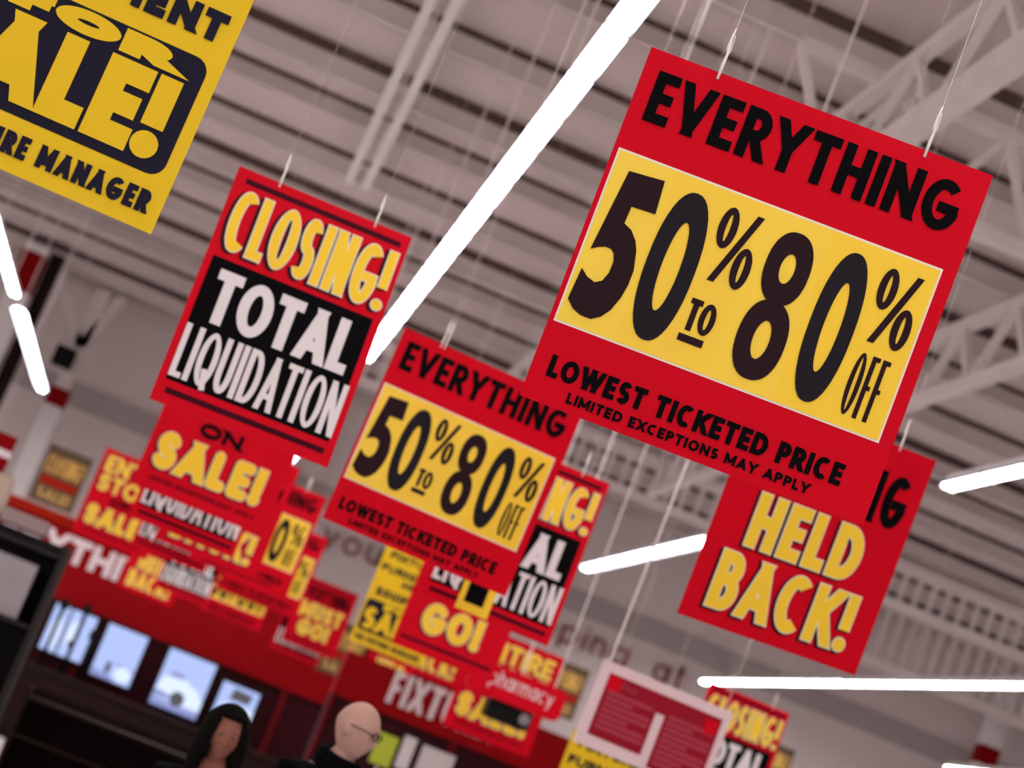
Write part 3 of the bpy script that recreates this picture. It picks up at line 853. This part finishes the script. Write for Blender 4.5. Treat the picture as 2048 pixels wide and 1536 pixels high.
# ------------------------------------------------------------------ shelving
def gondola(x, y, wd, dp, h, shelves, m, label, rz=0):
    root = thing('shelving_unit', label, 'shelving', (x, y, 0), 'shelving units')
    root.rotation_euler.z = rz
    mb = MB(); mb.box((-wd / 2, dp - .04, 0), (wd / 2, dp, h)); mb.build('back_panel', m, root)
    for s_ in (-1, 1):
        mb = MB(); mb.box((s_ * wd / 2 - .02, 0, 0), (s_ * wd / 2 + .02, dp, h)); mb.build('end_panel', m, root)
    for i in range(shelves):
        z = .12 + i * (h - .2) / max(1, shelves - 1)
        mb = MB(); mb.box((-wd / 2 + .02, .01, z - .03), (wd / 2 - .02, dp - .04, z)); mb.build('shelf', m, root)
    return root
gondola(-1.34, 15.2, 1.3, .6, 2.28, 5, mat('rack_grey', (.03, .026, .026), .8), 'tall grey shelving unit at the left edge, in front of the televisions', .0)
gondola(.9, 19.5, 3.2, .7, 1.22, 4, DKB, 'low dark shelving unit below the televisions, nearer than the cabinet')
gondola(4.3, 20.5, 3.0, .7, 1.30, 4, DKB, 'low dark shelving unit in the middle, behind the two people')
bx = [(-1.42, 2.28, .30, .20, (.48, .40, .40), 'pinkish white carton on the top of the left shelving, outermost'),
      (-1.02, 2.28, .34, .30, (.50, .40, .32), 'beige carton on top of the left shelving, in the middle'),
      (-.66, 2.28, .32, .10, (.33, .25, .25), 'flat grey pink carton on top of the left shelving, inner end'),
      (-1.35, 1.73, .30, .34, (.40, .28, .28), 'pale pink carton on the second shelf of the left shelving, outer side'),
      (-.98, 1.73, .32, .26, (.03, .03, .03), 'black carton on the second shelf of the left shelving, middle'),
      (-.60, 1.73, .30, .40, (.36, .33, .35), 'grey carton on the second shelf of the left shelving, inner side'),
      (-1.3, 1.22, .34, .36, (.38, .22, .22), 'rose carton on the third shelf of the left shelving, outer side'),
      (-.88, 1.22, .36, .40, (.02, .02, .02), 'dark carton on the third shelf of the left shelving, middle')]
zs = {2.28: 2.281, 1.73: .12 + 3 * 2.08 / 4 + .001, 1.22: .12 + 2 * 2.08 / 4 + .001}
for i, (x, z, wd, ht, c, lab) in enumerate(bx):
    z = zs[z]
    t = thing('carton', lab, 'carton', (x - .37, 15.25, z), 'cartons on the left shelving')
    mb = MB(); mb.box((-wd / 2, 0, 0), (wd / 2, .36, ht * .96)); mb.build('box', mat('carton_%d' % i, c, .6, noise=.15), t, bevel=.006)
    mb = MB(); mb.box((-wd / 2 + .004, .004, ht * .96), (wd / 2 - .004, .356, ht)); mb.build('lid', mat('lid_%d' % i, [k * .8 for k in c], .6), t)

# ------------------------------------------------------------------ people
def skin_mesh(nodes, edges, root=0, sub=2):
    me = bpy.data.meshes.new('skin')
    me.from_pydata([n[:3] for n in nodes], edges, [])
    o = bpy.data.objects.new('skin', me); COL.objects.link(o)
    sk = o.modifiers.new('skin', 'SKIN'); sk.use_smooth_shade = True
    for i, n in enumerate(nodes):
        sv = me.skin_vertices[0].data[i]
        r_ = n[3]; sv.radius = r_ if isinstance(r_, tuple) else (r_, r_)
        sv.use_root = (i == root)
    ss = o.modifiers.new('sub', 'SUBSURF'); ss.levels = sub; ss.render_levels = sub
    dg = bpy.context.evaluated_depsgraph_get()
    out = bpy.data.meshes.new_from_object(o.evaluated_get(dg))
    bpy.data.objects.remove(o)
    return out
def head_verts(c, yaw, pitch, s=1.0):
    """a head with jaw, brow, nose and ears; faces +Y before yaw"""
    bm = bmesh.new()
    bmesh.ops.create_uvsphere(bm, u_segments=48, v_segments=32, radius=1)
    for v in bm.verts:
        x, y, z = v.co
        X, Y, Z = x * .076, y * .097, z * .118
        if z < .15:
            k = min(1, (.15 - z) / 1.15)
            X *= 1 - .30 * k ** 1.4
            if y < 0: Y *= 1 - .45 * k
            else: Y *= 1 - .10 * k
        if y > .2:
            f = max(0, 1 - (x / .30) ** 2)
            if -.30 < z < .16: Y += .020 * f ** 3 * max(0, min(1, (.16 - z) / .40))          # nose
            Y -= .008 * max(0, 1 - ((abs(x) - .38) / .20) ** 2) * max(0, 1 - ((z - .10) / .14) ** 2)   # eye sockets
            Y += .004 * max(0, 1 - ((z - .27) / .12) ** 2) * (1 if abs(x) < .6 else 0)              # brow
            Y += .006 * max(0, 1 - ((z + .52) / .09) ** 2) * max(0, 1 - (x / .34) ** 2)               # lips
            Y += .008 * max(0, 1 - ((z + .82) / .16) ** 2) * max(0, 1 - (x / .4) ** 2)                # chin
        v.co = (X, Y, Z)
    for sx in (-1, 1):
        r_ = bmesh.ops.create_uvsphere(bm, u_segments=14, v_segments=10, radius=1)
        for v in r_['verts']:
            v.co = Vector((sx * .076 + v.co.x * .012, -.008 + v.co.y * .018 - abs(v.co.x) * .006, -.002 + v.co.z * .032))
    R = Matrix.Rotation(yaw, 4, 'Z') @ Matrix.Rotation(pitch, 4, 'X') @ Matrix.Scale(s, 4)
    bmesh.ops.transform(bm, matrix=Matrix.Translation(c) @ R, verts=bm.verts)
    me = bpy.data.meshes.new('head'); bm.to_mesh(me); bm.free()
    return me, Matrix.Translation(c) @ R
def person(name, label, loc, hgt, yaw_body, yaw_head, pitch_head, skin, jacket, trousers, hair):
    root = thing('person', label, 'person', (loc.x, loc.y, 0))
    root.rotation_euler.z = yaw_body
    k = hgt / 1.78
    S = lambda *p: tuple(c * k for c in p)
    # body: pelvis outwards
    nd = [(*S(0, 0, .95), (.15 * k, .11 * k)), (*S(0, 0, 1.12), (.14 * k, .10 * k)), (*S(0, 0, 1.32), (.16 * k, .11 * k)), (*S(0, -.01, 1.44), (.11 * k, .08 * k)),
          (*S(0, .0, 1.51), .058 * k), (*S(0, .02, 1.60), .055 * k)]
    ed = [(0, 1), (1, 2), (2, 3), (3, 4), (4, 5)]
    def add(p, r_, par):
        nd.append((*S(*p), r_ * k)); ed.append((par, len(nd) - 1)); return len(nd) - 1
    for s_ in (-1, 1):
        a = add((s_ * .10, 0, .86), .09, 0); a = add((s_ * .105, .015, .50), .058, a); a = add((s_ * .105, -.01, .10), .038, a)
        b = add((s_ * .105, .10, .045), .036, a); add((s_ * .105, .17, .035), .028, b)
        a = add((s_ * .185, -.01, 1.42), .058, 3); a = add((s_ * .225, -.02, 1.13), .042, a); a = add((s_ * .22, .10, .93), .028, a)
        h = add((s_ * .215, .145, .875), .030, a)
        for dx, ln in ((-.024, .070), (-.008, .080), (.009, .076), (.024, .060)):
            f = add((s_ * .215 + dx, .165, .825), .0095, h); f = add((s_ * .215 + dx, .168 + .012, .825 - ln * .5), .0088, f); add((s_ * .215 + dx, .160, .825 - ln), .0080, f)
        f = add((s_ * .215 - s_ * .035, .155, .865), .0105, h); add((s_ * .215 - s_ * .046, .175, .83), .009, f)
    me = skin_mesh(nd, ed)
    hc = Vector(S(0, .035, 1.665))
    hm, HM = head_verts(hc, yaw_head, pitch_head, k)
    bm = bmesh.new(); bm.from_mesh(me); bm.from_mesh(hm)
    me2 = bpy.data.meshes.new('body'); bm.to_mesh(me2); bm.free()
    me2.materials.append(skin)
    body = link('body', me2, root)
    rm = body.modifiers.new('join', 'REMESH'); rm.mode = 'VOXEL'; rm.voxel_size = .0075; rm.use_smooth_shade = True
    sm = body.modifiers.new('smooth', 'SMOOTH'); sm.factor = .5; sm.iterations = 2
    # jacket, trousers, shoes over the body
    jn = [(*S(0, 0, .86), (.185 * k, .135 * k)), (*S(0, 0, 1.12), (.175 * k, .13 * k)), (*S(0, 0, 1.32), (.19 * k, .135 * k)), (*S(0, -.01, 1.44), (.135 * k, .10 * k)), (*S(0, .0, 1.50), (.078 * k, .078 * k))]
    je = [(0, 1), (1, 2), (2, 3), (3, 4)]
    for s_ in (-1, 1):
        n0 = len(jn)
        jn += [(*S(s_ * .19, -.01, 1.415), .078 * k), (*S(s_ * .228, -.02, 1.13), .060 * k), (*S(s_ * .222, .08, .96), .046 * k)]
        je += [(3, n0), (n0, n0 + 1), (n0 + 1, n0 + 2)]
    jm = skin_mesh(jn, je); jm.materials.append(jacket)
    link('jacket', jm, root)
    tn = [(*S(0, 0, .93), (.165 * k, .12 * k))]; te = []
    for s_ in (-1, 1):
        n0 = len(tn)
        tn += [(*S(s_ * .10, 0, .84), .105 * k), (*S(s_ * .105, .012, .50), .078 * k), (*S(s_ * .105, -.005, .09), .062 * k)]
        te += [(0, n0), (n0, n0 + 1), (n0 + 1, n0 + 2)]
    tm = skin_mesh(tn, te); tm.materials.append(trousers)
    link('trousers', tm, root)
    for s_ in (-1, 1):
        sm_ = skin_mesh([(*S(s_ * .105, -.05, .045), .048 * k), (*S(s_ * .105, .06, .045), .050 * k), (*S(s_ * .105, .19, .040), .040 * k)], [(0, 1), (1, 2)])
        sm_.materials.append(BLKP)
        for v in sm_.vertices: v.co.z = max(v.co.z, .001)
        link('shoe', sm_, root)
    ew = mat('eye_white', (.22, .16, .14), .3); ei = mat('iris', (.03, .02, .02), .2)
    for s_ in (-1, 1):
        bm = bmesh.new(); bmesh.ops.create_uvsphere(bm, u_segments=14, v_segments=10, radius=.0115)
        bmesh.ops.transform(bm, matrix=HM @ Matrix.Translation((s_ * .030, .0795, .012)), verts=bm.verts)
        m_ = bpy.data.meshes.new('eye'); bm.to_mesh(m_); bm.free(); m_.materials.append(ew)
        e = link('eye', m_, root)
        bm = bmesh.new(); bmesh.ops.create_uvsphere(bm, u_segments=10, v_segments=8, radius=.0055)
        bmesh.ops.transform(bm, matrix=HM @ Matrix.Translation((s_ * .030, .0875, .012)), verts=bm.verts)
        m_ = bpy.data.meshes.new('iris'); bm.to_mesh(m_); bm.free(); m_.materials.append(ei)
        link('iris', m_, e)
    return root, HM, k
SKIN1 = mat('skin_pale', (.50, .30, .25), .5, noise=.06, scale=20)
SKIN2 = mat('skin_warm', (.26, .10, .075), .5, noise=.06, scale=20)
COAT = mat('black_cloth', (.003, .003, .0035), .95, spec=.03)
TROU = mat('dark_cloth', (.012, .012, .016), .9)
HAIR = mat('dark_hair', (.004, .003, .003), .85, spec=.05)
# bald man with glasses
p = at(724, 1466, 9.2)
man, HM, k = person('person', 'person in glasses and black coat, bareheaded, standing at lower centre and facing right', Vector((p.x - .05, p.y, 0)), p.z / 1.665 * 1.78, math.radians(-150), math.radians(35), math.radians(-6), SKIN1, COAT, TROU, None)
gm = MB()
for s_ in (-1, 1):
    gm.tube([HM @ Vector((s_ * .031 + a * .024, .098, .012 + b * .017)) for a, b in ell(0, 0, 1, 1, 16) + [(1, 0)]], .0025, 6)
    gm.tube([HM @ Vector((s_ * .055, .094, .014)), HM @ Vector((s_ * .079, .06, .016)), HM @ Vector((s_ * .082, -.01, .014))], .0025, 6)
gm.tube([HM @ Vector((-.008, .104, .014)), HM @ Vector((.008, .104, .014))], .0025, 6)
gm.build('glasses', BLKP, man, True)
cm = MB()
for q, (rr, zz) in enumerate(((.100, 1.455), (.092, 1.485), (.082, 1.515), (.074, 1.54))):
    cm.tube([(rr * math.cos(a) * k, (rr * math.sin(a) + .005) * k, (zz + .018 * -math.sin(a)) * k) for a in [i * math.pi / 12 for i in range(25)]], .022, 8)
cm.build('coat_collar', COAT, man, True)
# dark haired woman
p = at(452, 1474, 8.7)
woman, HM, k = person('person', 'person in black coat with a pale collar, standing below the lit televisions', Vector((p.x, p.y, 0)), p.z / 1.665 * 1.78, math.radians(165), math.radians(20), math.radians(-4), SKIN2, COAT, TROU, HAIR)
bm = bmesh.new()
bmesh.ops.create_uvsphere(bm, u_segments=40, v_segments=30, radius=1)
for v in list(bm.verts):
    x, y, z = v.co
    X, Y, Z = x * .108, y * .122 - .018, z * .138 + .008
    if z < .1:
        kk = (.1 - z) / 1.1
        X *= 1 + .45 * kk; Y = Y - .02 * kk
        Z -= .17 * kk ** 1.5
    v.co = (X, Y, Z)
dl = [f for f in bm.faces if f.calc_center_median().y > .045 and abs(f.calc_center_median().x) < .062 and f.calc_center_median().z < .085]
bmesh.ops.delete(bm, geom=dl, context='FACES')
bmesh.ops.transform(bm, matrix=HM, verts=bm.verts)
hm_ = bpy.data.meshes.new('hair'); bm.to_mesh(hm_); bm.free(); hm_.materials.append(HAIR)
hm_.polygons.foreach_set('use_smooth', [True] * len(hm_.polygons))
ho = link('hair', hm_, woman)
sd = ho.modifiers.new('thickness', 'SOLIDIFY'); sd.thickness = .012
cm = MB()
cm.tube([(.085 * math.cos(a) * k, (.085 * math.sin(a) - .005) * k, (1.475 - .02 * math.sin(a)) * k) for a in [i * math.pi / 12 for i in range(25)]], .014, 8)
cm.build('collar', WHT, woman, True)
